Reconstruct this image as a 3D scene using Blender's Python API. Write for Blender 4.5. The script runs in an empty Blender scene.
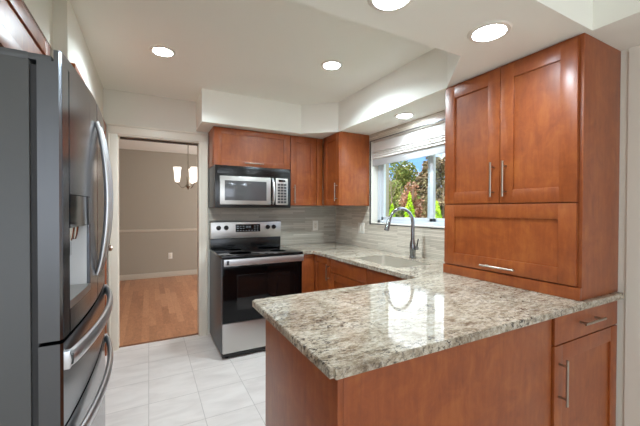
import bpy, bmesh, math, random
from mathutils import Vector, Matrix
PI = math.pi
C = bpy.context.scene.collection
SC = bpy.context.scene
rnd = random.Random(7)

# ---------------------------------------------------------------- camera
F_PX, YAW, PITCH, ROLL, EYE = 323.2, .487, .0108, -.003, 1.329
cam = bpy.data.cameras.new('camera'); cam.sensor_width = 36; cam.lens = F_PX / 640 * 36; cam.clip_start = .02
co = bpy.data.objects.new('camera', cam); C.objects.link(co)
_f = Vector((math.sin(YAW), math.cos(YAW), 0)); _r = Vector((math.cos(YAW), -math.sin(YAW), 0)); _u = Vector((0, 0, 1))
_u1 = _u * math.cos(PITCH) + _f * math.sin(PITCH); _f1 = _f * math.cos(PITCH) - _u * math.sin(PITCH)
_r2 = _r * math.cos(ROLL) - _u1 * math.sin(ROLL); _u2 = _u1 * math.cos(ROLL) + _r * math.sin(ROLL)
M = Matrix((_r2, _u2, -_f1)).transposed().to_4x4(); M.translation = (0, 0, EYE)
co.matrix_world = M
SC.camera = co

# ---------------------------------------------------------------- exposure, sky, sun, daylight
SC.view_settings.view_transform = 'Standard'; SC.view_settings.look = 'None'
SC.view_settings.gamma = 1; SC.view_settings.use_curve_mapping = False
SC.view_settings.exposure = 1.03
SC.cycles.use_denoising = True
SC.cycles.max_bounces = 10; SC.cycles.diffuse_bounces = 6
SC.cycles.sample_clamp_indirect = 4
LAMP_K, LAMP_P = 8.8, 1.5   # watts of the kitchen and of the peninsula ceiling lights
W_BACK = 26.0          # daylight through the living room window behind
W_SIDE = 5.0
SUN = 3.6

wd = bpy.data.worlds.new('sky'); SC.world = wd; wd.use_nodes = True
nt = wd.node_tree; N = nt.nodes; L = nt.links; N.clear()
tc = N.new('ShaderNodeTexCoord'); sep = N.new('ShaderNodeSeparateXYZ'); L.new(tc.outputs['Generated'], sep.inputs[0])
rp = N.new('ShaderNodeValToRGB'); L.new(sep.outputs[2], rp.inputs[0])
cr = rp.color_ramp
cr.elements[0].position = 0.0; cr.elements[0].color = (.55, .68, .85, 1)
cr.elements[1].position = .26; cr.elements[1].color = (1.9, 1.95, 2.05, 1)
e = cr.elements.new(.10); e.color = (.20, .42, .85, 1)
e = cr.elements.new(.17); e.color = (.22, .45, .88, 1)
e = cr.elements.new(.22); e.color = (1.0, 1.1, 1.3, 1)
nz = N.new('ShaderNodeTexNoise'); nz.inputs['Scale'].default_value = 14; nz.inputs['Detail'].default_value = 5
L.new(tc.outputs['Generated'], nz.inputs['Vector'])
cr2 = N.new('ShaderNodeValToRGB'); cr2.color_ramp.elements[0].position = .5; cr2.color_ramp.elements[1].position = .62
L.new(nz.outputs[0], cr2.inputs[0])
mx = N.new('ShaderNodeMixRGB'); mx.inputs[2].default_value = (1.3, 1.35, 1.4, 1)
L.new(cr2.outputs[0], mx.inputs[0]); L.new(rp.outputs[0], mx.inputs[1])
bg = N.new('ShaderNodeBackground'); bg.inputs[1].default_value = .95; L.new(mx.outputs[0], bg.inputs[0])
ow = N.new('ShaderNodeOutputWorld'); L.new(bg.outputs[0], ow.inputs[0])

sl = bpy.data.lights.new('sun', 'SUN'); sl.energy = SUN; sl.angle = .01; sl.color = (1, .95, .86)
so = bpy.data.objects.new('sun', sl); C.objects.link(so); so.location = (-5, -5, 12)
so.rotation_euler = Vector((.72, -.32, -.62)).to_track_quat('-Z', 'Y').to_euler()

def area(name, loc, direction, sx, sy, power, col):
    l = bpy.data.lights.new(name, 'AREA'); l.shape = 'RECTANGLE'; l.size = sx; l.size_y = sy; l.energy = power; l.color = col
    o = bpy.data.objects.new(name, l); C.objects.link(o); o.location = loc
    o.rotation_euler = Vector(direction).to_track_quat('-Z', 'Y').to_euler(); return o
area('window_daylight_rear', (-.6, -3.16, 1.35), (0, 1, -.12), 3.6, 1.7, W_BACK, (.93, .96, 1))
area('dining_fill_light', (2.9, 5.4, 1.5), (-1, 0, 0), 1.6, 1.4, 40, (.97, .97, 1))  # added fill lamp brightening the dining room; its walls have no window

# ---------------------------------------------------------------- materials
def lin(c):
    return tuple(((x / 255) / 12.92 if x / 255 <= .04045 else ((x / 255 + .055) / 1.055) ** 2.4) for x in c) + (1,)
def mat(name, col, rough=.5, metal=0.0, spec=.5, coat=0.0, emit=None, estr=0.0, trans=0.0):
    m = bpy.data.materials.new(name); m.use_nodes = True; b = m.node_tree.nodes['Principled BSDF']
    b.inputs['Base Color'].default_value = lin(col); b.inputs['Roughness'].default_value = rough
    b.inputs['Metallic'].default_value = metal; b.inputs['Specular IOR Level'].default_value = spec
    b.inputs['Coat Weight'].default_value = coat; b.inputs['Coat Roughness'].default_value = .12
    if emit: b.inputs['Emission Color'].default_value = lin(emit); b.inputs['Emission Strength'].default_value = estr
    if trans: b.inputs['Transmission Weight'].default_value = trans
    return m
def nodes(m):
    return m.node_tree.nodes, m.node_tree.links, m.node_tree.nodes['Principled BSDF']
def ramp(N, stops):
    r = N.new('ShaderNodeValToRGB'); e = r.color_ramp.elements
    e[0].position, e[0].color = stops[0][0], lin(stops[0][1]); e[1].position, e[1].color = stops[-1][0], lin(stops[-1][1])
    for p, c in stops[1:-1]:
        k = e.new(p); k.color = lin(c)
    return r
def coords(N, L, scale, out='Object'):
    t = N.new('ShaderNodeTexCoord'); mp = N.new('ShaderNodeMapping'); mp.inputs['Scale'].default_value = scale
    L.new(t.outputs[out], mp.inputs[0]); return mp
def noise(N, L, vec, scale, detail=4, rough=.6, dist=0):
    n = N.new('ShaderNodeTexNoise'); n.inputs['Scale'].default_value = scale; n.inputs['Detail'].default_value = detail
    n.inputs['Roughness'].default_value = rough; n.inputs['Distortion'].default_value = dist
    L.new(vec.outputs[0], n.inputs['Vector']); return n
def mixc(N, L, fac, a, b, mode='MIX'):
    x = N.new('ShaderNodeMixRGB'); x.blend_type = mode
    for i, s in ((0, fac), (1, a), (2, b)):
        if hasattr(s, 'outputs'): L.new(s.outputs[0], x.inputs[i])
        elif isinstance(s, tuple): x.inputs[i].default_value = s
        else: x.inputs[i].default_value = s
    return x
def bump(N, L, b, src, strength, dist=.002):
    bp = N.new('ShaderNodeBump'); bp.inputs['Strength'].default_value = strength; bp.inputs['Distance'].default_value = dist
    L.new(src.outputs[0], bp.inputs['Height']); L.new(bp.outputs[0], b.inputs['Normal'])

def wood(name, lo, mid, hi, rough=.38, horiz=False, spec=.5, coat=.15):
    m = mat(name, mid, rough, coat=coat); N, L, b = nodes(m)
    g = coords(N, L, (1.5, 9, 9) if horiz else (9, 9, 1.5)); n1 = noise(N, L, g, 4, 5, .62, .4)
    c = coords(N, L, (1, 1, 1)); n2 = noise(N, L, c, 9, 5, .65, .8)
    r1 = ramp(N, [(.25, lo), (.5, mid), (.75, hi)]); mm = mixc(N, L, .55, n1, n2); L.new(mm.outputs[0], r1.inputs[0])
    L.new(r1.outputs[0], b.inputs['Base Color']); b.inputs['Coat Roughness'].default_value = .22
    return m
CHERRY = wood('cherry_wood', (112, 50, 19), (143, 72, 30), (168, 96, 43))
CHERRY_H = wood('cherry_wood_rail', (112, 50, 19), (143, 72, 30), (168, 96, 43), horiz=True)
DARKGAP = mat('cabinet_inside', (40, 18, 12), .8)

WALL = mat('wall_paint', (226, 223, 213), .75, spec=.25)
WALL2 = mat('dining_wall_paint', (160, 152, 138), .8, spec=.2)
CEIL = mat('ceiling_paint', (240, 240, 232), .8, spec=.2)
TRIMW = mat('trim_paint', (222, 215, 200), .4)
WHITE = mat('white_plastic', (228, 224, 214), .35)
VINYL = mat('window_vinyl', (206, 214, 222), .35)
STEEL = mat('stainless_steel', (190, 188, 184), .24, 1.0)
def brushed(m, axis_scale, lo, hi):
    N, L, b = nodes(m); c = coords(N, L, axis_scale); n = noise(N, L, c, 5, 3)
    mr = N.new('ShaderNodeMapRange'); mr.inputs[3].default_value = lo; mr.inputs[4].default_value = hi
    L.new(n.outputs[0], mr.inputs[0]); L.new(mr.outputs[0], b.inputs['Roughness'])
STEEL_H = mat('handle_steel', (205, 205, 205), .36, 1.0)
FRIDGE_E = mat('fridge_door_edge', (88, 89, 91), .36, .8)
brushed(STEEL, (1, 1, 20), .30, .38)
FRIDGE_F = mat('fridge_door_steel', (128, 132, 139), .2, 1.0)
FRIDGE_S = mat('fridge_side_grey', (86, 87, 88), .5, .35)
N_, L_, B_ = nodes(FRIDGE_S); c_ = coords(N_, L_, (1, 1, 1)); n_ = noise(N_, L_, c_, 260, 2); bump(N_, L_, B_, n_, .12, .001)
NICKEL = mat('brushed_nickel', (168, 158, 146), .3, 1.0)
CHROME = mat('chrome', (205, 206, 208), .08, 1.0)
BLACK = mat('black_enamel', (14, 14, 15), .22)
GLASSB = mat('black_glass', (6, 6, 7), .08, spec=.25)
COOK = mat('cooktop_glass', (9, 9, 10), .07)
DKGREY = mat('dark_grey_plastic', (52, 53, 55), .45)
RANGE_S = mat('range_side_grey', (92, 95, 99), .4, .5)
RUBBER = mat('gasket_rubber', (38, 38, 40), .6)
DISP = mat('dispenser_grey', (214, 215, 217), .35)
FR_H = mat('fridge_handle_steel', (205, 206, 208), .34, 1.0)
CLOTHM = mat('blind_fabric', (226, 224, 220), .85)
LENS = mat('lamp_lens', (255, 252, 245), .4, emit=(226, 241, 255), estr=45)
BULB = mat('bulb_glow', (255, 250, 240), .4, emit=(255, 238, 214), estr=5)
FROST = mat('frosted_shade', (240, 240, 238), .3, emit=(255, 244, 230), estr=.8)
DOTS = mat('display_marks', (150, 160, 165), .5)

def granite(name='granite'):
    m = mat(name, (200, 190, 172), .045, spec=.5); N, L, b = nodes(m)
    t = N.new('ShaderNodeTexCoord')
    mp = N.new('ShaderNodeMapping'); mp.inputs['Rotation'].default_value = (0, 0, .12); mp.inputs['Scale'].default_value = (1, 2.1, 1.4)
    L.new(t.outputs['Object'], mp.inputs[0])
    big = noise(N, L, mp, 3.2, 8, .72, 1.2)
    r0 = ramp(N, [(.34, (102, 86, 68)), (.44, (156, 141, 119)), (.53, (192, 181, 160)), (.66, (208, 202, 188))]); L.new(big.outputs[0], r0.inputs[0])
    med = noise(N, L, mp, 24, 8, .75, .6)
    r1 = ramp(N, [(.38, (84, 72, 62)), (.46, (150, 138, 122)), (.54, (198, 191, 178)), (.68, (222, 219, 211))]); L.new(med.outputs[0], r1.inputs[0])
    x1 = mixc(N, L, .5, r0, r1)
    c = coords(N, L, (1, 1.3, 1)); sp = noise(N, L, c, 62, 5, .7, .3)
    rs = ramp(N, [(.42, (255, 255, 255)), (.47, (0, 0, 0))]); L.new(sp.outputs[0], rs.inputs[0])
    bigb = noise(N, L, c, 5, 3); rb = ramp(N, [(.42, (110, 110, 110)), (.62, (245, 245, 245))]); L.new(bigb.outputs[0], rb.inputs[0])
    mm = mixc(N, L, 1.0, rs, rb, 'MULTIPLY')
    x2 = mixc(N, L, mm, x1, lin((74, 68, 64)))
    sp2 = noise(N, L, c, 120, 4, .7); r3 = ramp(N, [(.38, (196, 188, 178)), (.6, (255, 255, 255))]); L.new(sp2.outputs[0], r3.inputs[0])
    x3 = mixc(N, L, .55, x2, r3, 'MULTIPLY')
    L.new(x3.outputs[0], b.inputs['Base Color']); return m
GRANITE = granite()

def strips(name, axis, row, width, cols, rough=.28, mortar=(150, 142, 128)):
    """thin stacked stone/glass strips; axis = which object axis runs along the wall"""
    m = mat(name, cols[1], rough, spec=.5); N, L, b = nodes(m)
    t = N.new('ShaderNodeTexCoord'); s = N.new('ShaderNodeSeparateXYZ'); L.new(t.outputs['Object'], s.inputs[0])
    cb = N.new('ShaderNodeCombineXYZ'); L.new(s.outputs[axis], cb.inputs[0]); L.new(s.outputs[2], cb.inputs[1])
    br = N.new('ShaderNodeTexBrick'); br.inputs['Scale'].default_value = 1; br.inputs['Brick Width'].default_value = width
    br.inputs['Row Height'].default_value = row; br.inputs['Mortar Size'].default_value = row * .07; br.inputs['Mortar Smooth'].default_value = .3
    br.offset = .37; br.squash = 1.6; br.squash_frequency = 3
    br.inputs['Color1'].default_value = (0, 0, 0, 1); br.inputs['Color2'].default_value = (1, 1, 1, 1); br.inputs['Mortar'].default_value = (.5, .5, .5, 1)
    L.new(cb.outputs[0], br.inputs['Vector'])
    mp = N.new('ShaderNodeMapping'); mp.inputs['Scale'].default_value = (2.5, 45, 1); L.new(cb.outputs[0], mp.inputs[0])
    n = noise(N, L, mp, 3, 4, .6)
    mm = mixc(N, L, .5, br, n)
    r = ramp(N, [(.22, cols[0]), (.5, cols[1]), (.8, cols[2])]); L.new(mm.outputs[0], r.inputs[0])
    x = mixc(N, L, 0.0, r, lin(mortar)); L.new(br.outputs['Fac'], x.inputs[0])
    L.new(x.outputs[0], b.inputs['Base Color'])
    bp = N.new('ShaderNodeBump'); bp.inputs['Strength'].default_value = .4; bp.inputs['Distance'].default_value = .002; bp.invert = True
    L.new(br.outputs['Fac'], bp.inputs['Height']); L.new(bp.outputs[0], b.inputs['Normal'])
    return m
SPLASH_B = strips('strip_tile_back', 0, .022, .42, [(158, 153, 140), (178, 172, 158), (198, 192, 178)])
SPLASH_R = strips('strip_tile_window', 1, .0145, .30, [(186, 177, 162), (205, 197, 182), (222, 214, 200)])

def tile_floor():
    m = mat('floor_tile', (216, 208, 200), .32); N, L, b = nodes(m)
    t = N.new('ShaderNodeTexCoord'); s = N.new('ShaderNodeSeparateXYZ'); L.new(t.outputs['Object'], s.inputs[0])
    def grid(out, off, pitch):
        a = N.new('ShaderNodeMath'); a.operation = 'SUBTRACT'; L.new(s.outputs[out], a.inputs[0]); a.inputs[1].default_value = off
        d = N.new('ShaderNodeMath'); d.operation = 'DIVIDE'; L.new(a.outputs[0], d.inputs[0]); d.inputs[1].default_value = pitch
        w = N.new('ShaderNodeMath'); w.operation = 'PINGPONG'; L.new(d.outputs[0], w.inputs[0]); w.inputs[1].default_value = .5
        k = N.new('ShaderNodeMath'); k.operation = 'LESS_THAN'; L.new(w.outputs[0], k.inputs[0]); k.inputs[1].default_value = .0055
        fl = N.new('ShaderNodeMath'); fl.operation = 'FLOOR'; L.new(d.outputs[0], fl.inputs[0])
        return k, fl
    kx, fx = grid(0, -.004, .318); ky, fy = grid(1, 2.137, .34)
    mxm = N.new('ShaderNodeMath'); mxm.operation = 'MAXIMUM'; L.new(kx.outputs[0], mxm.inputs[0]); L.new(ky.outputs[0], mxm.inputs[1])
    cb = N.new('ShaderNodeCombineXYZ'); L.new(fx.outputs[0], cb.inputs[0]); L.new(fy.outputs[0], cb.inputs[1])
    wn = N.new('ShaderNodeTexWhiteNoise'); L.new(cb.outputs[0], wn.inputs['Vector'])
    mp = N.new('ShaderNodeMapping'); mp.inputs['Rotation'].default_value = (0, 0, .5); mp.inputs['Scale'].default_value = (1, 3, 1)
    ad = N.new('ShaderNodeVectorMath'); ad.operation = 'MULTIPLY_ADD'; L.new(wn.outputs['Color'], ad.inputs[0]); ad.inputs[1].default_value = (5, 5, 0); L.new(t.outputs['Object'], ad.inputs[2])
    L.new(ad.outputs[0], mp.inputs[0]); n = noise(N, L, mp, 3, 6, .6, .6)
    r = ramp(N, [(.3, (192, 184, 179)), (.55, (206, 199, 194)), (.8, (214, 208, 203))]); L.new(n.outputs[0], r.inputs[0])
    x = mixc(N, L, mxm, r, lin((160, 153, 147))); L.new(x.outputs[0], b.inputs['Base Color']); return m
TILE = tile_floor()
def oak_floor():
    m = mat('oak_floor', (176, 118, 70), .3); N, L, b = nodes(m)
    t = N.new('ShaderNodeTexCoord'); s = N.new('ShaderNodeSeparateXYZ'); L.new(t.outputs['Object'], s.inputs[0])
    cb = N.new('ShaderNodeCombineXYZ'); L.new(s.outputs[1], cb.inputs[0]); L.new(s.outputs[0], cb.inputs[1])
    br = N.new('ShaderNodeTexBrick'); br.inputs['Scale'].default_value = 1; br.inputs['Brick Width'].default_value = .75; br.inputs['Row Height'].default_value = .075
    br.inputs['Mortar Size'].default_value = .0012; br.inputs['Color1'].default_value = (0, 0, 0, 1); br.inputs['Color2'].default_value = (1, 1, 1, 1); br.inputs['Mortar'].default_value = (0, 0, 0, 1)
    L.new(cb.outputs[0], br.inputs['Vector'])
    mp = N.new('ShaderNodeMapping'); mp.inputs['Scale'].default_value = (5, 16, 1); L.new(cb.outputs[0], mp.inputs[0]); n = noise(N, L, mp, 2.5, 5, .65, .8)
    mm = mixc(N, L, .72, br, n); r = ramp(N, [(.2, (132, 84, 56)), (.5, (172, 118, 84)), (.9, (204, 154, 116))]); L.new(mm.outputs[0], r.inputs[0])
    L.new(r.outputs[0], b.inputs['Base Color']); return m
OAK = oak_floor()
def leafmat(name, lo, mid, hi, scale=6):
    m = mat(name, mid, .6, spec=.2); N, L, b = nodes(m); c = coords(N, L, (1, 1, 1)); n = noise(N, L, c, scale, 4, .7)
    r = ramp(N, [(.3, lo), (.5, mid), (.7, hi)]); L.new(n.outputs[0], r.inputs[0]); L.new(r.outputs[0], b.inputs['Base Color']); return m
LIME = leafmat('lime_leaves', (120, 160, 20), (170, 205, 30), (205, 230, 60))
GREEN = leafmat('green_leaves', (64, 84, 40), (118, 132, 66), (176, 170, 100), 3)
DARKG = leafmat('dark_leaves', (30, 44, 26), (52, 72, 40), (84, 104, 58))
RUSSET = leafmat('russet_leaves', (84, 92, 44), (158, 108, 84), (206, 176, 156), 3.2)
RUSSET2 = leafmat('brown_leaves', (62, 80, 42), (120, 96, 76), (160, 160, 116), 3)
BARK = mat('bark', (130, 112, 96), .8)
LAWN = leafmat('lawn', (70, 96, 40), (104, 130, 60), (130, 150, 80), 2)
def pane_mat():
    m = bpy.data.materials.new('window_glass'); m.use_nodes = True; N = m.node_tree.nodes; L = m.node_tree.links; N.clear()
    o = N.new('ShaderNodeOutputMaterial'); mi = N.new('ShaderNodeMixShader'); t = N.new('ShaderNodeBsdfTransparent'); t.inputs[0].default_value = (.94, .96, .96, 1)
    g = N.new('ShaderNodeBsdfGlossy'); g.inputs['Roughness'].default_value = .01; lw = N.new('ShaderNodeLayerWeight'); lw.inputs[0].default_value = .5
    pw = N.new('ShaderNodeMath'); pw.operation = 'POWER'; pw.inputs[1].default_value = 5; L.new(lw.outputs['Facing'], pw.inputs[0])
    f = N.new('ShaderNodeMath'); f.operation = 'MULTIPLY_ADD'; f.inputs[1].default_value = .9; f.inputs[2].default_value = .03; L.new(pw.outputs[0], f.inputs[0])
    L.new(f.outputs[0], mi.inputs[0]); L.new(t.outputs[0], mi.inputs[1]); L.new(g.outputs[0], mi.inputs[2]); L.new(mi.outputs[0], o.inputs[0]); return m
PANE = pane_mat()

# ---------------------------------------------------------------- mesh helpers
def box(bm, x0, x1, y0, y1, z0, z1, bev=0.0, seg=2):
    if x1 < x0: x0, x1 = x1, x0
    if y1 < y0: y0, y1 = y1, y0
    if z1 < z0: z0, z1 = z1, z0
    t = bmesh.new(); bmesh.ops.create_cube(t, size=1)
    for v in t.verts: v.co = Vector(((x0 + x1) / 2 + v.co.x * (x1 - x0), (y0 + y1) / 2 + v.co.y * (y1 - y0), (z0 + z1) / 2 + v.co.z * (z1 - z0)))
    if bev > 0:
        bev = min(bev, .45 * min(x1 - x0, y1 - y0, z1 - z0)); bmesh.ops.bevel(t, geom=t.edges[:], offset=bev, segments=seg, affect='EDGES', profile=.6)
    merge(bm, t)
def merge(bm, t):
    me = bpy.data.meshes.new('t'); t.to_mesh(me); t.free(); bm.from_mesh(me); bpy.data.meshes.remove(me)
def frame_of(d):
    d = d.normalized(); a = Vector((0, 0, 1)) if abs(d.z) < .9 else Vector((1, 0, 0)); u = d.cross(a).normalized(); return u, d.cross(u).normalized()
def tube(bm, pts, rad, seg=12, caps=True, squash=None):
    pts = [Vector(p) for p in pts]; n = len(pts); rads = rad if isinstance(rad, (list, tuple)) else [rad] * n
    rings = []; u = None
    for i, p in enumerate(pts):
        d = (pts[min(i + 1, n - 1)] - pts[max(i - 1, 0)]).normalized()
        if u is None: u, w = frame_of(d)
        else:
            u = (u - d * u.dot(d)).normalized(); w = d.cross(u).normalized()
        ring = []
        for k in range(seg):
            a = 2 * PI * k / seg; ring.append(bm.verts.new(p + (u * math.cos(a) + w * math.sin(a)) * rads[i]))
        rings.append(ring)
    for i in range(n - 1):
        for k in range(seg):
            bm.faces.new((rings[i][k], rings[i][(k + 1) % seg], rings[i + 1][(k + 1) % seg], rings[i + 1][k]))
    if caps:
        bm.faces.new(rings[0][::-1]); bm.faces.new(rings[-1])
def lathe(bm, prof, c=(0, 0, 0), seg=28, axis='z'):
    rings = []
    for r, z in prof:
        ring = []
        for k in range(seg):
            a = 2 * PI * k / seg; x, y = r * math.cos(a), r * math.sin(a)
            v = (x, y, z) if axis == 'z' else (x, -z, y)
            ring.append(bm.verts.new((c[0] + v[0], c[1] + v[1], c[2] + v[2])))
        rings.append(ring)
    for i in range(len(rings) - 1):
        for k in range(seg):
            try: bm.faces.new((rings[i][k], rings[i][(k + 1) % seg], rings[i + 1][(k + 1) % seg], rings[i + 1][k]))
            except ValueError: pass
    for ring, (r, z) in ((rings[0], prof[0]), (rings[-1], prof[-1])):
        if r > 1e-4:
            try: bm.faces.new(ring)
            except ValueError: pass
def prism(bm, poly, z0, z1, axis=2):
    """extrude 2D polygon; axis=2: xy polygon along z, axis=1: xz polygon along y"""
    def mk(p, h): return (p[0], p[1], h) if axis == 2 else ((p[0], h, p[1]) if axis == 1 else (h, p[0], p[1]))
    a = [bm.verts.new(mk(p, z0)) for p in poly]; b = [bm.verts.new(mk(p, z1)) for p in poly]; n = len(poly)
    bm.faces.new(a[::-1]); bm.faces.new(b)
    for i in range(n): bm.faces.new((a[i], a[(i + 1) % n], b[(i + 1) % n], b[i]))
def obj(name, bm, m, parent=None, loc=None, smooth=True):
    bmesh.ops.remove_doubles(bm, verts=bm.verts[:], dist=1e-6)
    bmesh.ops.recalc_face_normals(bm, faces=bm.faces[:])
    me = bpy.data.meshes.new(name); bm.to_mesh(me); bm.free()
    for mm in (m if isinstance(m, list) else [m]): me.materials.append(mm)
    if smooth:
        for p in me.polygons: p.use_smooth = True
        try: me.set_sharp_from_angle(angle=math.radians(32))
        except Exception: pass
    o = bpy.data.objects.new(name, me); C.objects.link(o)
    if parent: o.parent = parent
    if loc: o.location = loc
    return o
def B(): return bmesh.new()
def boxo(name, x0, x1, y0, y1, z0, z1, m, parent=None, bev=0.0):
    bm = B(); box(bm, x0, x1, y0, y1, z0, z1, bev); return obj(name, bm, m, parent)
def tag(o, label, cat, group=None):
    o['label'] = label; o['category'] = cat
    if group: o['group'] = group
    return o
def thing(name, label, cat, loc=(0, 0, 0), rotz=0, group=None):
    o = bpy.data.objects.new(name, None); C.objects.link(o); o.location = loc; o.rotation_euler = (0, 0, rotz); o.empty_display_size = .1
    return tag(o, label, cat, group)
def struct(o): o['kind'] = 'structure'; return o
def dup(root, loc, rotz=None):
    r = root.copy(); C.objects.link(r); r.location = loc
    if rotz is not None: r.rotation_euler = (0, 0, rotz)
    for ch in list(root.children):
        c = ch.copy(); C.objects.link(c); c.parent = r
        for g in ch.children:
            d = g.copy(); C.objects.link(d); d.parent = c
    return r

# ================================================================= structure
W, BK = 2.122, 3.574         # window wall, back wall
CZ, SZ = 2.44, 2.137         # ceiling, soffit
LW = -.37
struct(boxo('floor', -3.6, W + .3, -3.2, BK + .06, -.08, 0, TILE))
struct(boxo('floor.001', -3.0, 3.0, BK + .06, 7.1, -.08, 0, OAK))
bm = B(); box(bm, -3.7, W + .4, -3.3, BK + .13, CZ, CZ + .12); struct(obj('ceiling', bm, CEIL))
struct(boxo('ceiling.001', -3.0, 3.0, BK + .13, 7.1, CZ, CZ + .12, CEIL))
bm = B()
prism(bm, [(W, -3.2), (W, BK), (.434, BK), (.434, 3.145), (1.433, 3.145), (1.74, 2.885), (1.74, 1.50), (1.45, 1.164), (-1.1, 1.164), (-1.1, .72), (1.765, .72), (1.765, -3.2)], SZ, CZ)
soff = struct(obj('ceiling.002', bm, CEIL, smooth=False))
# back wall with doorway
DL, DR, DZ = -.262, .473, 2.03
bm = B()
box(bm, LW - .3, DL, BK, BK + .13, 0, CZ); box(bm, DL, DR, BK, BK + .13, DZ, CZ); box(bm, DR, W + .3, BK, BK + .13, 0, CZ)
struct(obj('wall_back', bm, WALL))
# window wall: opening y 1.30..2.83, z 1.175..2.055
WY0, WY1, WZ0, WZ1 = 1.30, 2.835, 1.178, 2.06
bm = B()
box(bm, W, W + .16, WY1, BK, 0, CZ); box(bm, W, W + .16, .73, WY0, 0, CZ)
box(bm, W, W + .16, WY0, WY1, 0, WZ0); box(bm, W, W + .16, WY0, WY1, WZ1, CZ)
box(bm, W - .006, W + .16, -3.2, .712, 0, CZ); box(bm, W, W + .16, .712, .73, 0, CZ)
struct(obj('wall_right', bm, WALL))
bm = B()
box(bm, LW - .12, LW, 2.2, BK, 0, CZ); box(bm, -1.1, LW, 2.1, 2.2, 0, CZ); box(bm, -1.2, -1.1, .4, 2.2, 0, CZ); box(bm, -3.6, -1.1, .3, .4, 0, CZ)
box(bm, -1.1, -.43, .9, 2.1, SZ + .002, CZ)
box(bm, -3.7, -3.6, -3.2, .4, 0, CZ)
struct(obj('wall_left', bm, WALL))
bm = B()
box(bm, -3.7, W + .16, -3.3, -3.2, 0, .5); box(bm, -3.7, W + .16, -3.3, -3.2, 2.2, CZ); box(bm, -3.7, -2.4, -3.3, -3.2, .5, 2.2); box(bm, 1.2, W + .16, -3.3, -3.2, .5, 2.2)
struct(obj('wall_front', bm, WALL))
# dining room shell
bm = B()
box(bm, -3.0, 3.0, 7.0, 7.1, 0, CZ)
struct(obj('wall_dining', bm, WALL2))
struct(boxo('wall_dining_left', -3.1, -3.0, BK + .13, 7.1, 0, CZ, WALL2))
struct(boxo('wall_dining_right', 3.0, 3.1, BK + .13, 7.1, 0, CZ, WALL2))
bm = B(); box(bm, -3.0, LW - .3, BK + .01, BK + .13, 0, CZ); box(bm, W + .3, 3.0, BK + .01, BK + .13, 0, CZ); struct(obj('wall_dining_front', bm, WALL2))
bm = B(); box(bm, -3, 3, 6.985, 7.0, 0, .085, .003); box(bm, -3, 3, 6.99, 7.0, .085, .10, .003); struct(obj('baseboard_dining', bm, mat('dining_baseboard', (186, 177, 162), .5)))
bm = B(); box(bm, -3, 3, 6.975, 7.0, .925, .94, .004); box(bm, -3, 3, 6.985, 7.0, .895, .925, .003); struct(obj('trim_1', bm, mat('chair_rail', (190, 180, 164), .5)))
bm = B(); box(bm, LW, -.345, 3.56, BK, 0, .08, .003); struct(obj('baseboard_back', bm, TRIMW))

# doorway casing (door_1)
d1 = bpy.data.objects.new('door_1', None); C.objects.link(d1); d1.location = (0, 0, 0); struct(d1)
def casing(bm, x0, x1, z0, z1, vert, y=BK):
    box(bm, x0, x1, y - .016, y, z0, z1, .003)
    if vert:
        box(bm, x0 + .004, x0 + .018, y - .024, y - .01, z0, z1, .004) if x0 < 0 else box(bm, x1 - .018, x1 - .004, y - .024, y - .01, z0, z1, .004)
    else: box(bm, x0, x1, y - .024, y - .01, z1 - .018, z1 - .004, .004)
bm = B(); casing(bm, DL - .075, DL, 0, DZ, True); obj('door_casing', bm, TRIMW, d1)
bm = B(); casing(bm, DR + .012, DR + .078, 0, DZ, True); obj('door_casing', bm, TRIMW, d1)
bm = B(); casing(bm, DL - .075, DR + .078, DZ, DZ + .09, False); obj('door_casing', bm, TRIMW, d1)
bm = B(); box(bm, DL - .012, DL + .006, BK - .004, BK + .134, 0, DZ, .002); box(bm, DR - .012, DR + .014, BK - .012, BK + .134, 0, DZ, .002); box(bm, DL, DR, BK - .004, BK + .134, DZ - .012, DZ + .006, .002)
obj('door_jamb', bm, TRIMW, d1)
boxo('door_track', DL + .02, DR - .012, BK + .05, BK + .08, DZ - .03, DZ - .012, mat('track_bronze', (70, 56, 44), .4, .6), d1)
bm = B(); box(bm, DR - .0145, DR - .012, BK + .045, BK + .075, .90, .98, .001); obj('strike_plate', bm, NICKEL, d1)
boxo('threshold', DL, DR, BK + .045, BK + .075, 0, .006, mat('threshold_wood', (120, 74, 44), .5), d1, .002)

# wooden door on the left wall (door_2)
d2 = bpy.data.objects.new('door_2', None); C.objects.link(d2); struct(d2)
bm = B(); box(bm, LW, LW + .028, 2.13, 3.545, 2.03, 2.10, .003); box(bm, LW, LW + .028, 3.475, 3.545, 0, 2.03, .003); box(bm, LW, LW + .028, 2.13, 2.20, 0, 2.03, .003); obj('door_casing', bm, CHERRY, d2)
bm = B(); box(bm, LW, LW + .012, 2.20, 3.475, .01, 2.03, .002)
for y0, y1 in ((2.28, 2.79), (2.88, 3.40)):
    for z0, z1 in ((.2, 1.0), (1.12, 1.9)): box(bm, LW + .010, LW + .018, y0, y1, z0, z1, .004)
obj('door_panel', bm, CHERRY, d2)
bm = B(); lathe(bm, [(.0, 0), (.022, 0), (.024, .01), (.01, .02), (.01, .035), (.026, .045), (.028, .06), (.015, .07), (0, .072)], (0, 0, 0), 20, 'y')
k = obj('door_knob', bm, NICKEL, d2, (LW + .012, 3.42, .98)); k.rotation_euler = (0, 0, PI / 2)

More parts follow.
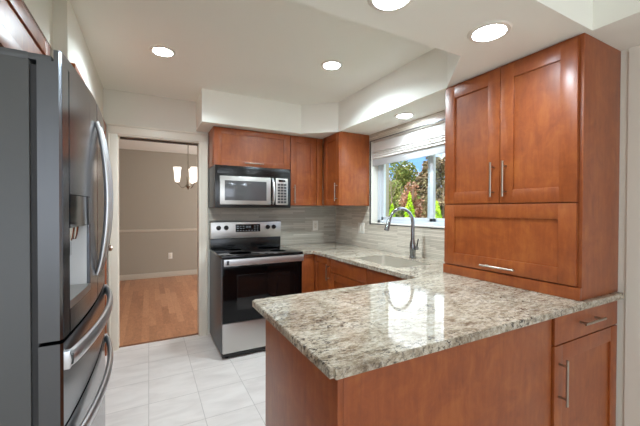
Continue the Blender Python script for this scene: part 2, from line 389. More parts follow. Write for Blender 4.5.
# backsplash
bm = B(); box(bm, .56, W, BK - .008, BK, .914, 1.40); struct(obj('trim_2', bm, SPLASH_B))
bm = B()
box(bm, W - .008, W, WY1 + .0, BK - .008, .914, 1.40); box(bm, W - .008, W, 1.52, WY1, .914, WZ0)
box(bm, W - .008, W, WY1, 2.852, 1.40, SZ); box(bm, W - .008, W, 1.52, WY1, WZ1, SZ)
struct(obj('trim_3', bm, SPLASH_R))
bm = B()
for a in ((WY0, WY1 + .006, WZ0 - .006, WZ0), (WY0, WY1 + .006, WZ1, WZ1 + .006), (WY1, WY1 + .006, WZ0, WZ1)):
    box(bm, W - .011, W + .002, a[0], a[1], a[2], a[3])
struct(obj('trim_4', bm, mat('tile_edge_metal', (92, 94, 96), .35, .8)))

# window_1
w1 = bpy.data.objects.new('window_1', None); C.objects.link(w1); w1.location = (W + .1, 2.0, WZ0); struct(w1)
def wbox(name, bms, m): 
    bm = B()
    for a in bms: box(bm, a[0] - W - .1, a[1] - W - .1, a[2] - 2.0, a[3] - 2.0, a[4] - WZ0, a[5] - WZ0, .003)
    return obj(name, bm, m, w1)
wbox('window_sill', [(W, W + .16, WY0, WY1, WZ0, WZ0 + .012)], WHITE)
wbox('window_jamb', [(W, W + .16, WY1 - .01, WY1, WZ0 + .012, WZ1), (W, W + .16, WY0, WY0 + .01, WZ0 + .012, WZ1), (W, W + .16, WY0, WY1, WZ1 - .01, WZ1)], WHITE)
XA = W + .085
fy0, fy1, fz0, fz1 = WY0 + .01, WY1 - .01, WZ0 + .012, WZ1 - .01
wbox('window_frame', [(XA, XA + .07, fy1 - .05, fy1, fz0, fz1), (XA, XA + .07, fy0, fy0 + .05, fz0, fz1), (XA, XA + .07, fy0, fy1, fz0, fz0 + .03), (XA, XA + .07, fy0, fy1, fz1 - .03, fz1)], VINYL)
def sash(y0, y1, x):
    bm = B(); s = .042
    for a in ((x, x + .03, y0, y0 + s, fz0 + .03, fz1 - .03), (x, x + .03, y1 - s, y1, fz0 + .03, fz1 - .03), (x, x + .03, y0, y1, fz0 + .03, fz0 + .03 + s * .8), (x, x + .03, y0, y1, fz1 - .03 - s, fz1 - .03)):
        box(bm, a[0] - W - .1, a[1] - W - .1, a[2] - 2.0, a[3] - 2.0, a[4] - WZ0, a[5] - WZ0, .003)
    f = obj('sash', bm, VINYL, w1)
    bm = B(); box(bm, x + .013 - W - .1, x + .017 - W - .1, y0 + s - 2.0, y1 - s - 2.0, fz0 + .06 - WZ0, fz1 - .07 - WZ0); obj('pane', bm, PANE, f)
sash(2.052, fy1 - .05, XA + .008); sash(fy0 + .05, 2.15, XA + .042)

# living room windows behind the camera (frames only)
for nm, x0, x1, y0, y1, ax in (('window_2', -2.4, 1.2, -3.28, -3.24, 0),):
    bm = B()
    if ax == 0:
        for a in ((x0, x1, .5, .55), (x0, x1, 2.15, 2.2)): box(bm, a[0], a[1], y0, y1, a[2], a[3])
        for x in (x0, -1.2, 0, x1 - .05): box(bm, x, x + .05, y0, y1, .55, 2.15)
    else:
        for a in ((.5, .55), (2.15, 2.2)): box(bm, x0, x1, y0, y1, a[0], a[1])
        for y in (y0, -1.4, y1 - .05): box(bm, x0, x1, y, y + .05, .55, 2.15)
    struct(obj(nm, bm, WHITE))

# ================================================================= cabinets
def bar_handle(parent, cx, cz, ln, vertical, y=0.0, off=.032, r=.0055):
    bm = B(); h = ln / 2
    if vertical:
        tube(bm, [(cx, y - off, cz - h), (cx, y - off, cz + h)], r)
        for s in (-1, 1): tube(bm, [(cx, y + .001, cz + s * h * .72), (cx, y - off, cz + s * h * .72)], r * .85, 8)
    else:
        tube(bm, [(cx - h, y - off, cz), (cx + h, y - off, cz)], r)
        for s in (-1, 1): tube(bm, [(cx + s * h * .72, y + .001, cz), (cx + s * h * .72, y - off, cz)], r * .85, 8)
    o = obj('handle', bm, NICKEL, parent); o['label'] = 'brushed nickel bar handle'; return o
def shaker(name, parent, x0, x1, z0, z1, stile=.07, rail=None, flat=False):
    rail = rail or stile; bm = B(); T = .02
    if flat: box(bm, x0, x1, 0, T, z0, z1, .002)
    else:
        box(bm, x0, x0 + stile, 0, T, z0, z1, .0018); box(bm, x1 - stile, x1, 0, T, z0, z1, .0018)
        box(bm, x0 + stile - .0005, x1 - stile + .0005, .0004, T, z0, z0 + rail, .0015); box(bm, x0 + stile - .0005, x1 - stile + .0005, .0004, T, z1 - rail, z1, .0015)
        box(bm, x0 + stile - .004, x1 - stile + .004, .0095, T - .001, z0 + rail - .004, z1 - rail + .004)
    return obj(name, bm, CHERRY, parent)
def carcass(parent, w, h, d, z0=0.0, x0=0.0, name='body'):
    bm = B(); box(bm, x0, x0 + w, .0205, d, z0, z0 + h, .0015)
    return obj(name, bm, CHERRY, parent)
def cab(name, label, cat, loc, rotz, group=None): return thing(name, label, cat, loc, rotz, group)
RX = -PI / 2      # faces -X, local x runs towards the camera

# over the microwave
c = cab('wall_cabinet', 'wide short cherry wall cabinet above the microwave with a horizontal bar handle', 'cabinet', (.556, 3.244, 1.757), 0, 'cherry wall cabinets along the back wall')
carcass(c, .794, .378, .328)
d = shaker('door', c, .003, .791, .003, .372, .068, .055); bar_handle(d, .392, .035, .2, False)
# tall next to it
c = cab('wall_cabinet', 'single-door cherry wall cabinet right of the microwave on the back wall', 'cabinet', (1.352, 3.244, 1.372), 0, 'cherry wall cabinets along the back wall')
carcass(c, .41, .763, .328)
d = shaker('door', c, .008, .318, .003, .757, .068); bar_handle(d, .043, .125, .2, True)
bm = B(); box(bm, .325, .398, .004, .03, .003, .757, .002); obj('filler_strip', bm, CHERRY, c)
# corner cabinet on the window wall
c = cab('wall_cabinet', 'cherry wall cabinet left of the window with its plain side facing the room', 'cabinet', (1.735, 3.238, 1.372), RX)
carcass(c, .385, .763, W - .009 - 1.735)
d = shaker('door', c, .045, .382, .003, .757, .065); bar_handle(d, .343, .14, .19, True)
# hutch
c = cab('hutch_cabinet', 'large two-door cherry cabinet with a lift-up lower door standing on the granite counter', 'cabinet', (1.73, 1.517, .9145), RX)
bm = B(); box(bm, 0, .774, .0205, W - .004 - 1.73, .0, SZ - .001 - .9145, .0015); box(bm, 0, .774, .004, .022, 0, .058, .0015); obj('body', bm, CHERRY, c)
T = .9145
d = shaker('door', c, .012, .388, 1.368 - T, 2.116 - T, .072); d['label'] = 'left upper door'; bar_handle(d, .356, 1.500 - T, .195, True, off=.034)
d = shaker('door', c, .392, .758, 1.368 - T, 2.116 - T, .072); d['label'] = 'right upper door'; bar_handle(d, .427, 1.500 - T, .195, True, off=.034)
d = shaker('door', c, .012, .758, .979 - T, 1.362 - T, .075); d['label'] = 'wide lift-up lower door'; bar_handle(d, .395, 1.010 - T, .2, False, off=.034)
# above fridge
c = cab('wall_cabinet', 'cherry cabinet above the refrigerator, only its front edge in view', 'cabinet', (-.43, 1.02, 1.875), PI / 2)
carcass(c, 1.03, .258, .62)
shaker('door', c, .005, 1.025, .0, .255, .07)

# base cabinets
def toe(parent, w, d):
    bm = B(); box(bm, 0.01, w - .01, .075, d, 0, .1); obj('toe_kick', bm, DARKGAP, parent)
CT, CB = .914, .884
c = cab('base_cabinet', 'narrow cherry base cabinet between the range and the inner counter corner', 'cabinet', (1.342, 2.915, 0), 0)
carcass(c, .14, CB - .1, .64, .1); toe(c, .14, .6)
shaker('panel', c, .002, .136, .105, CB - .004, .07, flat=True)
c = cab('base_cabinet', 'cherry base cabinet beside the inner corner with a vertical bar handle', 'cabinet', (1.478, 2.93, 0), RX)
carcass(c, .345, CB - .1, .62, .1); toe(c, .345, .6)
d = shaker('door', c, .012, .342, .105, CB - .006, .065); bar_handle(d, .322, .745, .15, True)
c = cab('sink_cabinet', 'long cherry sink base cabinet under the window counter', 'cabinet', (1.478, 2.583, 0), RX)
bm = B(); wl = 1.128
box(bm, 0, wl, .0205, .62, .1, .64, .0015); box(bm, 0, wl, .0205, .06, .64, CB); box(bm, 0, .018, .06, .62, .64, CB); box(bm, wl - .018, wl, .06, .62, .64, CB)
obj('body', bm, CHERRY, c); toe(c, wl, .6)
shaker('drawer_front', c, .003, .56, .755, CB - .006, .05, flat=True); shaker('drawer_front', c, .563, wl - .002, .755, CB - .006, .05, flat=True)
shaker('door', c, .003, .56, .105, .75, .065); shaker('door', c, .563, wl - .002, .105, .75, .065)
# peninsula: plain panelled part
c = cab('peninsula_cabinet', 'long plain-panelled cherry peninsula base under the granite overhang', 'cabinet', (.45, .745, 0), 0)
bm = B(); box(bm, .018, 1.066, .018, .60, .1, CB); obj('body', bm, CHERRY, c)
bm = B(); box(bm, .06, 1.05, .075, .55, 0, .1); obj('toe_kick', bm, DARKGAP, c)
bm = B(); box(bm, 0, .018, .0, .612, 0, CB - .001, .002); obj('end_panel', bm, CHERRY, c)
bm = B(); box(bm, .0185, .076, .0, .018, 0, CB - .001, .002); obj('corner_post', bm, CHERRY, c)
bm = B(); box(bm, .0765, 1.065, .004, .018, 0, CB - .001, .0015); obj('front_panel', bm, CHERRY, c)
bm = B(); box(bm, .0185, 1.066, .60, .612, 0, CB - .001, .0015); obj('back_panel', bm, CHERRY, c)
c = cab('base_cabinet', 'cherry cabinet with one drawer over one door at the wall end of the peninsula', 'cabinet', (1.5165, .74, 0), 0)
wl = W - .008 - 1.5165
carcass(c, wl, CB - .1, .6, .1); toe(c, wl, .55)
d = shaker('drawer', c, .006, wl - .008, .752, CB - .006, .05, flat=True); bar_handle(d, .285, .822, .19, False)
d = shaker('door', c, .006, wl - .008, .105, .746, .066, .07); bar_handle(d, .041, .597, .195, True)

# countertop (U shape with sink cut-out)
S0, S1, S2, S3 = 1.562, 1.90, 1.775, 2.335
xs = sorted([.416, 1.345, 1.452, S0, S1, W - .009]); ys = sorted([.717, 1.455, S2, S3, 2.893, BK - .009])
def inside(x, y):
    if S0 < x < S1 and S2 < y < S3: return False
    if y < 1.455: return True
    if x > 1.452: return True
    return x > 1.345 and y > 2.893
bm = B(); vt = {}
def gv(x, y):
    if (x, y) not in vt: vt[(x, y)] = bm.verts.new((x, y, CT))
    return vt[(x, y)]
for i in range(len(xs) - 1):
    for j in range(len(ys) - 1):
        if inside((xs[i] + xs[i + 1]) / 2, (ys[j] + ys[j + 1]) / 2):
            bm.faces.new((gv(xs[i], ys[j]), gv(xs[i + 1], ys[j]), gv(xs[i + 1], ys[j + 1]), gv(xs[i], ys[j + 1])))
r = bmesh.ops.extrude_face_region(bm, geom=bm.faces[:])
for g in r['geom']:
    if isinstance(g, bmesh.types.BMVert): g.co.z = CB
bmesh.ops.recalc_face_normals(bm, faces=bm.faces[:])
bmesh.ops.dissolve_limit(bm, angle_limit=.01, verts=bm.verts[:], edges=bm.edges[:])
vc = [e for e in bm.edges if abs(e.verts[0].co.z - e.verts[1].co.z) > .01 and (Vector((e.verts[0].co.x, e.verts[0].co.y)) - Vector((.416, .717))).length < .01 or (abs(e.verts[0].co.z - e.verts[1].co.z) > .01 and (Vector((e.verts[0].co.x, e.verts[0].co.y)) - Vector((.416, 1.455))).length < .01)]
bmesh.ops.bevel(bm, geom=vc, offset=.012, segments=4, affect='EDGES')
ed = [e for e in bm.edges if abs(e.verts[0].co.z - e.verts[1].co.z) < 1e-5 and len(e.link_faces) == 2 and e.calc_face_angle(0) > .5]
bmesh.ops.bevel(bm, geom=ed, offset=.0025, segments=2, affect='EDGES')
ct = obj('countertop', bm, GRANITE)
tag(ct, 'polished beige speckled granite countertop covering the peninsula and window run', 'countertop')

# sink
sk = thing('sink', 'undermount stainless steel sink set in the granite below the window', 'sink', ((S0 + S1) / 2, (S2 + S3) / 2, .70))
bm = B(); hx, hy = (S1 - S0) / 2 - .002, (S3 - S2) / 2 - .002; t = .004
def rr(hx, hy, r, n=6):
    p = []
    for cx, cy, a0 in ((hx - r, hy - r, 0), (-hx + r, hy - r, PI / 2), (-hx + r, -hy + r, PI), (hx - r, -hy + r, 1.5 * PI)):
        for k in range(n + 1): a = a0 + PI / 2 * k / n; p.append((cx + r * math.cos(a), cy + r * math.sin(a)))
    return p
prof = [(0.0, .212), (0.0, .03), (.008, .012), (.03, .003), (.08, .0)]
rings = []
for ins, z in prof: rings.append([bm.verts.new((x, y, z)) for x, y in rr(hx - ins, hy - ins, .035)])
for ins, z in reversed([(-.0015, .212), (-.0015, .02), (.03, -.002), (.08, -.003)]): rings.append([bm.verts.new((x, y, z)) for x, y in rr(hx - ins, hy - ins, .035)])
n = len(rings[0])
for i in range(len(rings) - 1):
    if i == len(prof) - 1: continue
    for k in range(n): bm.faces.new((rings[i][k], rings[i][(k + 1) % n], rings[i + 1][(k + 1) % n], rings[i + 1][k]))
bm.faces.new(rings[len(prof) - 1]); bm.faces.new(rings[len(prof)])
obj('basin', bm, mat('sink_steel', (200, 194, 182), .38, .55), sk)
bm = B(); lathe(bm, [(0, .004), (.018, .004), (.02, .006), (.038, .006), (.042, .001), (.042, .0005)], (0, 0, 0)); obj('drain', bm, CHROME, sk)

# faucet
fc = thing('faucet', 'tall gooseneck pull-down chrome faucet behind the sink', 'faucet', (2.0, 2.075, CT))
FM = mat('faucet_steel', (150, 154, 160), .16, 1.0)
bm = B(); lathe(bm, [(0, 0), (.030, 0), (.031, .008), (.026, .014), (.024, .05), (.026, .055), (.026, .125), (.021, .14), (.017, .16), (0, .16)], (0, 0, 0)); obj('base', bm, FM, fc)
pts = [(0, 0, .155), (0, 0, .24)]; R_ = .125
for k in range(0, 15):
    a = PI * k / 14 * .93; pts.append((-R_ + R_ * math.cos(a), .012 * (k / 14), .30 + R_ * math.sin(a) * 1.0))
bm = B(); tube(bm, pts, [.0165] * 2 + [.0145 - .0015 * k / 14 for k in range(15)], 14); obj('spout', bm, FM, fc)
p = Vector(pts[-1]); q = Vector(pts[-1]) - Vector(pts[-2]); q.normalize()
bm = B(); tube(bm, [p - q * .005, p + q * .02, p + q * .055, p + q * .085, p + q * .09], [.014, .0165, .019, .021, .017], 16); obj('spray_head', bm, FM, fc)
bm = B(); tube(bm, [(0, -.02, .09), (0, -.055, .09)], .015, 14); tube(bm, [(0, -.048, .09), (0, -.052, .12), (.003, -.062, .17)], [.008, .0065, .0055], 10); obj('lever', bm, FM, fc)
# soap button / air switch absent

# outlets and switch
def plate(name, label, loc, rotz, gang, kind):
    t = thing(name, label, 'switch' if kind == 'switch' else 'outlet', loc, rotz)
    w = .073 if gang == 1 else .118; bm = B(); box(bm, -w / 2, w / 2, -.006, 0, -.06, .06, .003); obj('cover_plate', bm, WHITE, t)
    for g in range(gang):
        cx = 0 if gang == 1 else (-.024 + .048 * g) * 1
        bm = B(); box(bm, cx - .016, cx + .016, -.009, -.005, -.034, .034, .002); r = obj('rocker' if kind == 'switch' else 'receptacle', bm, TRIMW, t)
        if kind != 'switch':
            for zc in (-.018, .018):
                bm = B()
                for dx in (-.006, .006): box(bm, cx + dx - .001, cx + dx + .001, -.0095, -.0088, zc - .004, zc + .005)
                obj('slots', bm, DKGREY, r)
    return t
plate('wall_outlet', 'cream wall outlet on the back wall tile beside the range', (1.822, BK - .008, 1.13), 0, 1, 'outlet')
plate('light_switch', 'double cream rocker switch on the tile left of the window', (W - .008, 2.995, 1.122), RX, 2, 'switch')
plate('wall_outlet', 'small wall outlet low on the dining room wall', (.372, 7.0, .41), 0, 1, 'outlet')

# ================================================================= appliances
# microwave: local front at y=0
mw = thing('microwave', 'stainless and black over-the-range microwave under the short cabinet', 'microwave', (.556, 3.174, 1.345))
mww = .772; mh = .408
bm = B(); box(bm, 0, mww, .03, .392, .0, mh, .003); obj('body', bm, mat('microwave_side', (96, 98, 100), .4, .5), mw)
bm = B(); box(bm, 0, mww, .002, .03, .0, mh, .003); obj('front_frame', bm, BLACK, mw)
bm = B(); box(bm, .02, mww - .02, -.004, .004, .325, .395, .003)
for k in range(5): box(bm, .03, mww - .03, -.007, -.003, .335 + k * .011, .340 + k * .011, .001)
obj('vent_grille', bm, BLACK, mw)
md = boxo('door', .04, .548, -.018, .004, .03, .305, STEEL, mw, .004)
bm = B(); box(bm, .085, .50, -.021, -.017, .07, .262, .006); obj('window', bm, mat('microwave_glass', (88, 88, 90), .12, .3), md)
bm = B(); tube(bm, [(.572, -.004, .04), (.572, -.032, .07), (.572, -.046, .165), (.572, -.032, .26), (.572, -.004, .30)], [.012, .0125, .0125, .0125, .012], 12); obj('handle', bm, STEEL_H, mw)
cp = boxo('control_panel', .60, .735, -.018, .004, .03, .305, STEEL, mw, .004)
boxo('display', .63, .705, -.020, -.017, .268, .29, GLASSB, cp, .001)
bm = B()
for i in range(7):
    for j in range(3): box(bm, .620 + j * .034, .648 + j * .034, -.0205, -.017, .048 + i * .030, .070 + i * .030, .001)
kk = obj('keypad', bm, DKGREY, cp)

# range
rg = thing('range', 'freestanding stainless electric range with black glass oven door', 'stove', (.563, 2.88, 0))
rw = .768
bm = B(); box(bm, 0, rw, .03, .66, .03, .895, .003); obj('body', bm, RANGE_S, rg)
bm = B(); box(bm, -.003, rw + .003, .0, .60, .893, .916, .005); obj('cooktop', bm, COOK, rg)
for cx, cy, r in ((.2, .17, .105), (.57, .17, .085), (.2, .44, .08), (.57, .44, .105)): 
    for rr_ in (r,):
        bm = B(); lathe(bm, [(rr_ - .0015, .9162), (rr_ - .0015, .9166), (rr_, .9166), (rr_, .9162)], (cx, cy, 0), 40); obj('burner_ring', bm, DKGREY, rg)
bm = B(); box(bm, 0, rw, .60, .675, .90, 1.02, .004); obj('backguard', bm, BLACK, rg)
bg_ = boxo('control_panel', 0, rw, .588, .672, 1.02, 1.192, STEEL, rg, .005)
boxo('panel_cap', 0, rw, .592, .675, 1.188, 1.2, BLACK, bg_, .002)
dp = boxo('display', .255, .525, .584, .59, 1.085, 1.168, GLASSB, bg_, .002)
bm = B()
for i in range(3):
    for j in range(8):
        if 2 < j < 6 and i > 0: continue
        box(bm, .268 + j * .031, .286 + j * .031, .5828, .585, 1.096 + i * .023, 1.104 + i * .023)
for j, dx in enumerate((0, .014, .030, .044)): box(bm, .365 + dx, .374 + dx, .5828, .585, 1.128, 1.15)
obj('display_buttons', bm, DOTS, bg_)
for kx in (.079, .157, .612, .682):
    bm = B(); lathe(bm, [(0, .03), (.017, .03), (.020, .026), (.022, .006), (.025, .003), (.025, 0), (0, 0)], (kx, .588, 1.133), 22, 'y')
    box(bm, kx - .004, kx + .004, .552, .562, 1.113, 1.153, .002); obj('knob', bm, BLACK, bg_)
od = boxo('oven_door', .004, rw - .004, .002, .032, .325, .84, GLASSB, rg, .004)
bm = B(); box(bm, .13, rw - .13, -.0005, .003, .43, .74, .002); obj('oven_window', bm, mat('oven_window_glass', (12, 12, 13), .05), od)
bm = B(); box(bm, .004, rw - .004, -.002, .032, .84, .888, .003); obj('door_top_band', bm, BLACK, od)
bm = B(); box(bm, .006, rw - .006, -.048, -.026, .832, .893, .006)
for x in (.03, rw - .05): box(bm, x, x + .02, -.03, .002, .845, .88, .002)
oh = obj('handle', bm, STEEL_H, od)
bm = B(); box(bm, .028, .05, -.0495, -.047, .845, .882, .002); obj('badge', bm, DKGREY, od)
boxo('storage_drawer', .004, rw - .004, .004, .032, .055, .318, STEEL, rg, .004)
bm = B(); box(bm, .0, rw, .012, .06, .022, .052, .002); obj('kick_plate', bm, BLACK, rg)
for x, y in ((.05, .06), (rw - .05, .06), (.05, .6), (rw - .05, .6)):
    bm = B(); lathe(bm, [(0, 0), (.018, 0), (.018, .012), (.01, .014), (.01, .031), (0, .031)], (x, y, 0), 12); obj('foot', bm, BLACK, rg)

# refrigerator: local x = world +Y from near side, front = +X. local y: 0 = door front corner, + = into alcove
fr = thing('refrigerator', 'tall stainless french-door refrigerator with a water dispenser in the left wall alcove', 'refrigerator', (-.2, 1.06, 0), PI / 2)
FW = .91
def fx_(x): return -.023 * (1 - ((x - FW / 2) / (FW / 2)) ** 2)
def curved(bm, x0, x1, z0, z1, yb=.05, n=12, front=None, rnd_=.012):
    fr_ = front or fx_; pr = []
    for k in range(n + 1):
        x = x0 + (x1 - x0) * k / n; y = fr_(x)
        pr.append((x, y))
    # rounded outer corners
    pr[0] = (x0, pr[0][1] + rnd_ * .5); pr.insert(1, (x0 + rnd_ * .5, fr_(x0) )); pr[-1] = (x1, pr[-1][1] + rnd_ * .5); pr.insert(-1, (x1 - rnd_ * .5, fr_(x1)))
    poly = pr + [(x1, yb), (x0, yb)]; nf = len(bm.faces); prism(bm, poly, z0, z1)
    bm.normal_update()
    for f_ in bm.faces:
        cc = f_.calc_center_median()
        if abs(f_.normal.x) > .9 and (cc.x < .02 or cc.x > FW - .02): f_.material_index = 1
bm = B(); box(bm, 0, FW, .064, .80, .02, 1.706, .006); obj('cabinet_body', bm, FRIDGE_S, fr)
bm = B(); box(bm, .008, FW - .008, .050, .068, .05, 1.695); obj('gasket', bm, RUBBER, fr)
for hx0, hx1 in ((.012, .13), (FW - .13, FW - .012)):
    bm = B(); box(bm, hx0, hx1, .022, .07, 1.709, 1.726, .003); box(bm, hx0, hx1, .068, .48, 1.7065, 1.728, .006); obj('hinge_cover', bm, FRIDGE_S, fr)
FG = .455
def vhandle(parent, x, bow, z0, z1):
    bm = B(); pts = []; n = 18
    for k in range(n + 1):
        t = k / n; s = math.sin(PI * t); pts.append((x + .0 * s, fx_(x) - .004 - bow * s ** .75, z0 + (z1 - z0) * t))
    tube(bm, pts, [.008 + .003 * math.sin(PI * k / n) for k in range(n + 1)], 12)
    return obj('handle', bm, FR_H, parent)
# near door with dispenser recess: made of curved pieces around the opening
DX0, DX1, DZ0, DZ1 = .062, .30, 1.05, 1.37
bm = B(); curved(bm, 0, DX0, 0.985, 1.708, rnd_=.012); curved(bm, DX1, FG - .003, 0.985, 1.708, rnd_=.004); curved(bm, DX0, DX1, 0.985, DZ0, rnd_=0, n=8); curved(bm, DX0, DX1, DZ1, 1.708, rnd_=0, n=8)
curved(bm, 0, FG - .003, 1.708, 1.738, yb=.016)
nd = obj('door', bm, [FRIDGE_F, FRIDGE_E], fr); nd['label'] = 'near door with the dispenser'
bm = B(); 
box(bm, DX0, DX1, .045, .050, DZ0, DZ1)
ds = obj('dispenser_back', bm, DISP, nd)
bm = B()
curved(bm, DX0 + .002, DX1 - .002, 1.275, DZ1 - .002, yb=.045, rnd_=0, n=8)
obj('dispenser_panel', bm, GLASSB, nd)
boxo('dispenser_wall', DX0, DX0 + .004, .0, .045, DZ0, 1.275, DISP, nd); boxo('dispenser_wall', DX1 - .004, DX1, -.01, .045, DZ0, 1.275, DISP, nd)
bm = B(); curved(bm, DX0, DX1, DZ0, DZ0 + .022, yb=.045, rnd_=0, n=8); obj('drip_tray', bm, STEEL, nd)
bm = B()
for x in (.13, .19): lathe(bm, [(0, 1.235), (.014, 1.235), (.018, 1.25), (.022, 1.275), (0, 1.275)], (x, .015, 0), 16)
box(bm, .125, .135, .02, .03, 1.16, 1.24, .003); box(bm, .2, .235, .02, .03, 1.18, 1.25, .003)
obj('nozzle', bm, CHROME, nd)
vhandle(nd, .41, .034, 1.08, 1.655)
bm = B(); curved(bm, FG + .003, FW, 0.985, 1.708, rnd_=.012)
curved(bm, FG + .003, FW, 1.708, 1.738, yb=.016)
fd = obj('door', bm, [FRIDGE_F, FRIDGE_E], fr); fd['label'] = 'far door'
vhandle(fd, .50, .034, 1.08, 1.655)
def hhandle(parent, z, bow, h):
    bm = B(); n = 24; sec = []
    for k in range(n + 1):
        t = k / n; x = .01 + (FW - .04) * t; s = math.sin(PI * t) ** .6; y = fx_(x) - .004 - bow * s
        sec.append((x, y))
    rings = []
    for k, (x, y) in enumerate(sec):
        th = .011; ring = []
        for a in range(12):
            an = 2 * PI * a / 12; ring.append(bm.verts.new((x, y + th * math.cos(an), z + h * math.sin(an))))
        rings.append(ring)
    for i in range(n):
        for a in range(12): bm.faces.new((rings[i][a], rings[i][(a + 1) % 12], rings[i + 1][(a + 1) % 12], rings[i + 1][a]))
    bm.faces.new(rings[0]); bm.faces.new(rings[-1])
    for x in (.02, FW - .04): box(bm, x - .012, x + .012, fx_(x) - .012, fx_(x) + .004, z - h, z + h, .003)
    return obj('handle', bm, FR_H, parent)
bm = B(); curved(bm, 0, FW, .752, .975, n=20); dr1 = obj('drawer', bm, [FRIDGE_F, FRIDGE_E], fr); dr1['label'] = 'upper freezer drawer'
hh = hhandle(dr1, .925, .028, .024)
bm = B(); box(bm, .012, .024, fx_(.02) - .0175, fx_(.02) - .0115, .912, .938, .001); obj('badge', bm, DKGREY, dr1)
bm = B(); curved(bm, 0, FW, .08, .742, n=20); dr2 = obj('drawer', bm, [FRIDGE_F, FRIDGE_E], fr); dr2['label'] = 'lower freezer drawer'
hhandle(dr2, .68, .028, .02)
bm = B(); box(bm, .02, FW - .02, .02, .7, 0, .078, .004); obj('kick_plate', bm, RUBBER, fr)

# ================================================================= window blind
bl = thing('roman_blind', 'off-white roman blind folded up at the top of the window', 'blind', (W + .045, 2.0, 1.87))
bm = B(); box(bm, -.02, .02, -.69, .824, .14, .178, .003); obj('head_rail', bm, CLOTHM, bl)
bm = B(); prof = [(-.03, .165), (-.034, .16), (-.036, .085), (-.046, .07), (-.030, .066), (-.048, .048), (-.032, .044), (-.050, .026), (-.034, .022), (-.046, .002), (-.026, -.006), (-.020, .0), (-.02, .165)]
prism(bm, prof, -.69, .824, axis=1); obj('fabric_fold', bm, CLOTHM, bl, smooth=False)
bm = B(); box(bm, -.03, -.018, -.69, .824, -.075, .0, .003); obj('bottom_rail', bm, mat('blind_valance', (176, 176, 176), .8), bl)

# ================================================================= ceiling lights
def ceil_light(label, loc, group, s=1.0, watts=LAMP_P):
    t = thing('ceiling_light', label, 'ceiling light', loc, 0, group)
    bm = B(); lathe(bm, [(.066 * s, -.001), (.070 * s, -.008), (.086 * s, -.006), (.092 * s, -.0005)], (0, 0, 0), 36); obj('trim_ring', bm, WHITE, t)
    bm = B(); lathe(bm, [(0, -.010), (.04 * s, -.009), (.06 * s, -.006), (.068 * s, -.002), (0, -.001)], (0, 0, 0), 36); obj('lens', bm, LENS, t)
    l = bpy.data.lights.new('lamp_light', 'AREA'); l.shape = 'DISK'; l.size = .12; l.energy = watts; l.color = (.80, .94, 1); l.spread = math.radians(150)
    lo = bpy.data.objects.new('lamp_light', l); C.objects.link(lo); lo.parent = t; lo.location = (0, 0, -.013)
    return t
GL = 'round recessed ceiling lights'
ceil_light('round recessed ceiling light nearest the doorway, left part of the ceiling', (.09, 2.54, CZ), GL, .92, LAMP_K)
ceil_light('small-looking round recessed light in the middle of the kitchen ceiling', (1.245, 2.165, CZ), GL, .92, LAMP_K)
ceil_light('round recessed light in the soffit directly above the sink window', (1.935, 2.115, SZ), GL, .92, 1.5)
ceil_light('large round recessed light beside the top of the tall hutch cabinet', (1.365, .945, SZ), GL)
ceil_light('round recessed light cut off by the top edge of the photo', (.815, .965, SZ), GL)

# ================================================================= chandelier
ch = thing('chandelier', 'small brushed nickel chandelier with frosted glass shades hanging in the dining room', 'chandelier', (.49, 4.9, 0))
SB = mat('chandelier_nickel', (150, 142, 130), .25, 1.0)
bm = B(); tube(bm, [(0, 0, CZ - .02), (0, 0, 1.84)], .006, 8); obj('rod', bm, SB, ch)
bm = B(); lathe(bm, [(0, CZ), (.06, CZ), (.055, CZ - .02), (.01, CZ - .035), (0, CZ - .035)], (0, 0, 0)); obj('canopy', bm, SB, ch)
bm = B(); lathe(bm, [(0, 1.86), (.012, 1.85), (.014, 1.80), (.024, 1.77), (.018, 1.72), (.028, 1.68), (.03, 1.65), (.015, 1.625), (.008, 1.61), (0, 1.60)], (0, 0, 0)); obj('hub', bm, SB, ch)
for k in range(3):
    a = 2 * PI * k / 3 + PI; dx, dy = math.cos(a), math.sin(a); q = []
    for i in range(13):
        t = i / 12; rr_ = .02 + .12 * t; z = 1.67 - .045 * math.sin(PI * min(1, t * 1.15)) + .02 * t * t; q.append((dx * rr_, dy * rr_, z))
    q.append((dx * .14, dy * .14, 1.72))
    bm = B(); tube(bm, q, .006, 8); obj('arm', bm, SB, ch)
    bm = B(); lathe(bm, [(.012, 1.70), (.03, 1.712), (.036, 1.75), (.042, 1.83), (.052, 1.91), (.049, 1.91), (.039, 1.83), (.032, 1.752), (.026, 1.718), (.0, 1.71)], (dx * .14, dy * .14, 0), 20); sh = obj('lamp_shade', bm, FROST, ch)
    bm = B(); lathe(bm, [(0, 1.72), (.012, 1.725), (.014, 1.75), (.024, 1.785), (.022, 1.81), (0, 1.825)], (dx * .14, dy * .14, 0), 14); obj('bulb', bm, BULB, sh)

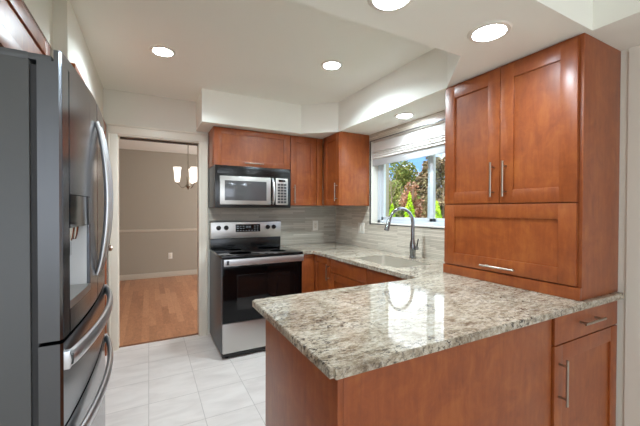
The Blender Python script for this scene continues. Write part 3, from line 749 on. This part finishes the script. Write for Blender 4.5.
# ================================================================= outside
GZ = -.25
struct(boxo('ground', 2.35, 60, -15, 45, GZ - .2, GZ, LAWN))
def leaf(bm, c, s, r=rnd):
    n = Vector((r.gauss(0, 1), r.gauss(0, 1), r.gauss(0, 1))).normalized(); u, w = frame_of(n); a = r.random() * PI
    u2 = u * math.cos(a) + w * math.sin(a); w2 = n.cross(u2); u2 = u2 * s; w2 = w2 * s * .6
    bm.faces.new([bm.verts.new(c + v) for v in (u2, w2, -u2, -w2)])
def tree(name, label, cat, x, y, h, rad, m, shape, n, s, group=None, trunk=.08, zb=.1):
    t = thing(name, label, cat, (x, y, GZ), 0, group)
    bm = B(); tube(bm, [(0, 0, 0), (.03, .02, h * .4), (0, 0, h * .85)], [trunk, trunk * .7, trunk * .25], 8); obj('trunk', bm, BARK, t)
    bm = B()
    if shape == 'cone':
        # solid inner core keeps the crown dense
        for k in range(n):
            tt = 1 - math.sqrt(rnd.random()) ; z = zb + (h - zb) * tt; rr_ = rad * (1 - tt) ** .85 * (1 + .12 * math.sin(z * 9)) * (.75 + .3 * rnd.random()); a = rnd.random() * 2 * PI
            leaf(bm, Vector((rr_ * math.cos(a), rr_ * math.sin(a), z)), s)
    else:
        bl_ = [(rnd.uniform(-.5, .5) * rad, rnd.uniform(-.5, .5) * rad, zb + (h - zb) * rnd.uniform(.2, .9), rad * rnd.uniform(.35, .6)) for _ in range(9)]
        for k in range(n):
            b = bl_[k % 9]; v = Vector((rnd.gauss(0, 1), rnd.gauss(0, 1), rnd.gauss(0, 1))).normalized() * b[3] * (rnd.random() ** .4)
            z = min(max(b[2] + v.z * 1.3, .05), h)
            leaf(bm, Vector((b[0] + v.x, b[1] + v.y, z)), s)
    obj('foliage', bm, m, t, smooth=False)
tree('arborvitae', 'bright lime conical shrub left of the faucet outside the window', 'shrub', 8.3, 9.72, 1.85, .32, LIME, 'cone', 1700, .045)
tree('arborvitae', 'tall bright lime conical shrub seen inside the faucet arc outside the window', 'shrub', 8, 8.46, 2.2, .36, LIME, 'cone', 2000, .045)
tree('arborvitae', 'bright lime conical shrub in the right window pane beside the hutch cabinet', 'shrub', 8, 7.28, 1.9, .42, LIME, 'cone', 2000, .045)
gs = 'shrubs and trees beyond the garden'
for x, y, h, r, m, lab in (
        (10.5, 14.4, 2.6, .8, GREEN, 'olive bush at the left end of the bush row outside the window'),
        (10.5, 12.6, 3.0, .8, GREEN, 'olive green bush at the left edge of the left window pane'),
        (10.5, 10.9, 3.0, .8, RUSSET, 'russet bush behind the tall lime shrub'),
        (10.5, 9.2, 2.9, .8, RUSSET2, 'brown bush in the right window pane behind the lime shrub'),
        (10.5, 7.5, 2.8, .8, RUSSET, 'russet bush at the right end of the bush row outside the window')):
    tree('garden_bush', lab, 'bush', x, y, h, r, m, 'blob', 2600, .065, gs, .06)
for x, y, h, r, m, sh, lab in (
        (13.6, 17.8, 4.6, 1.25, GREEN, 'blob', 'leafy tree at the far left behind the bush row'),
        (13.6, 15.1, 5.0, 1.25, GREEN, 'blob', 'yellow-green tree rising above the bushes in the left window pane'),
        (13.6, 12.7, 5.0, .95, RUSSET2, 'blob', 'brownish half-bare tree near the window mullion'),
        (13.6, 10.4, 4.3, 1.0, DARKG, 'cone', 'dark conical evergreen behind the bushes in the right window pane')):
    tree('garden_tree', lab, 'tree', x, y, h, r, m, sh, 2600, .10, gs, .12, .5)
BGL = ['dark leafy tree farthest back behind the right window pane', 'brownish leafy tree farthest back behind the window mullion', 'dark leafy tree farthest back behind the left window pane', 'dark leafy tree farthest back at the left end of the garden']
for i, (y, m) in enumerate(((13.2, DARKG), (17.6, RUSSET2), (22.0, DARKG), (26.4, DARKG))):
    tree('background_tree', BGL[i], 'tree', 19, y, 3.9 + .5 * (i % 2), 2.0, m, 'blob', 3200, .16, 'trees closing the garden view', .2, .2)
t = thing('bare_tree', 'pale bare-branched tree in the left window pane', 'tree', (9.3, 10.9, GZ))
bm = B(); tube(bm, [(0, 0, 0), (.03, 0, 1.2), (0, .05, 2.2), (-.05, .1, 3.0)], [.04, .03, .02, .008], 8)
for k in range(16):
    z = 1.2 + .11 * k; a = k * 2.4; l = .55 - .018 * k
    tube(bm, [(0.01, .02, z), (l * .5 * math.cos(a), l * .5 * math.sin(a), z + .25), (l * math.cos(a), l * math.sin(a), z + .6)], [.012, .009, .004], 6)
obj('branches', bm, BARK, t)
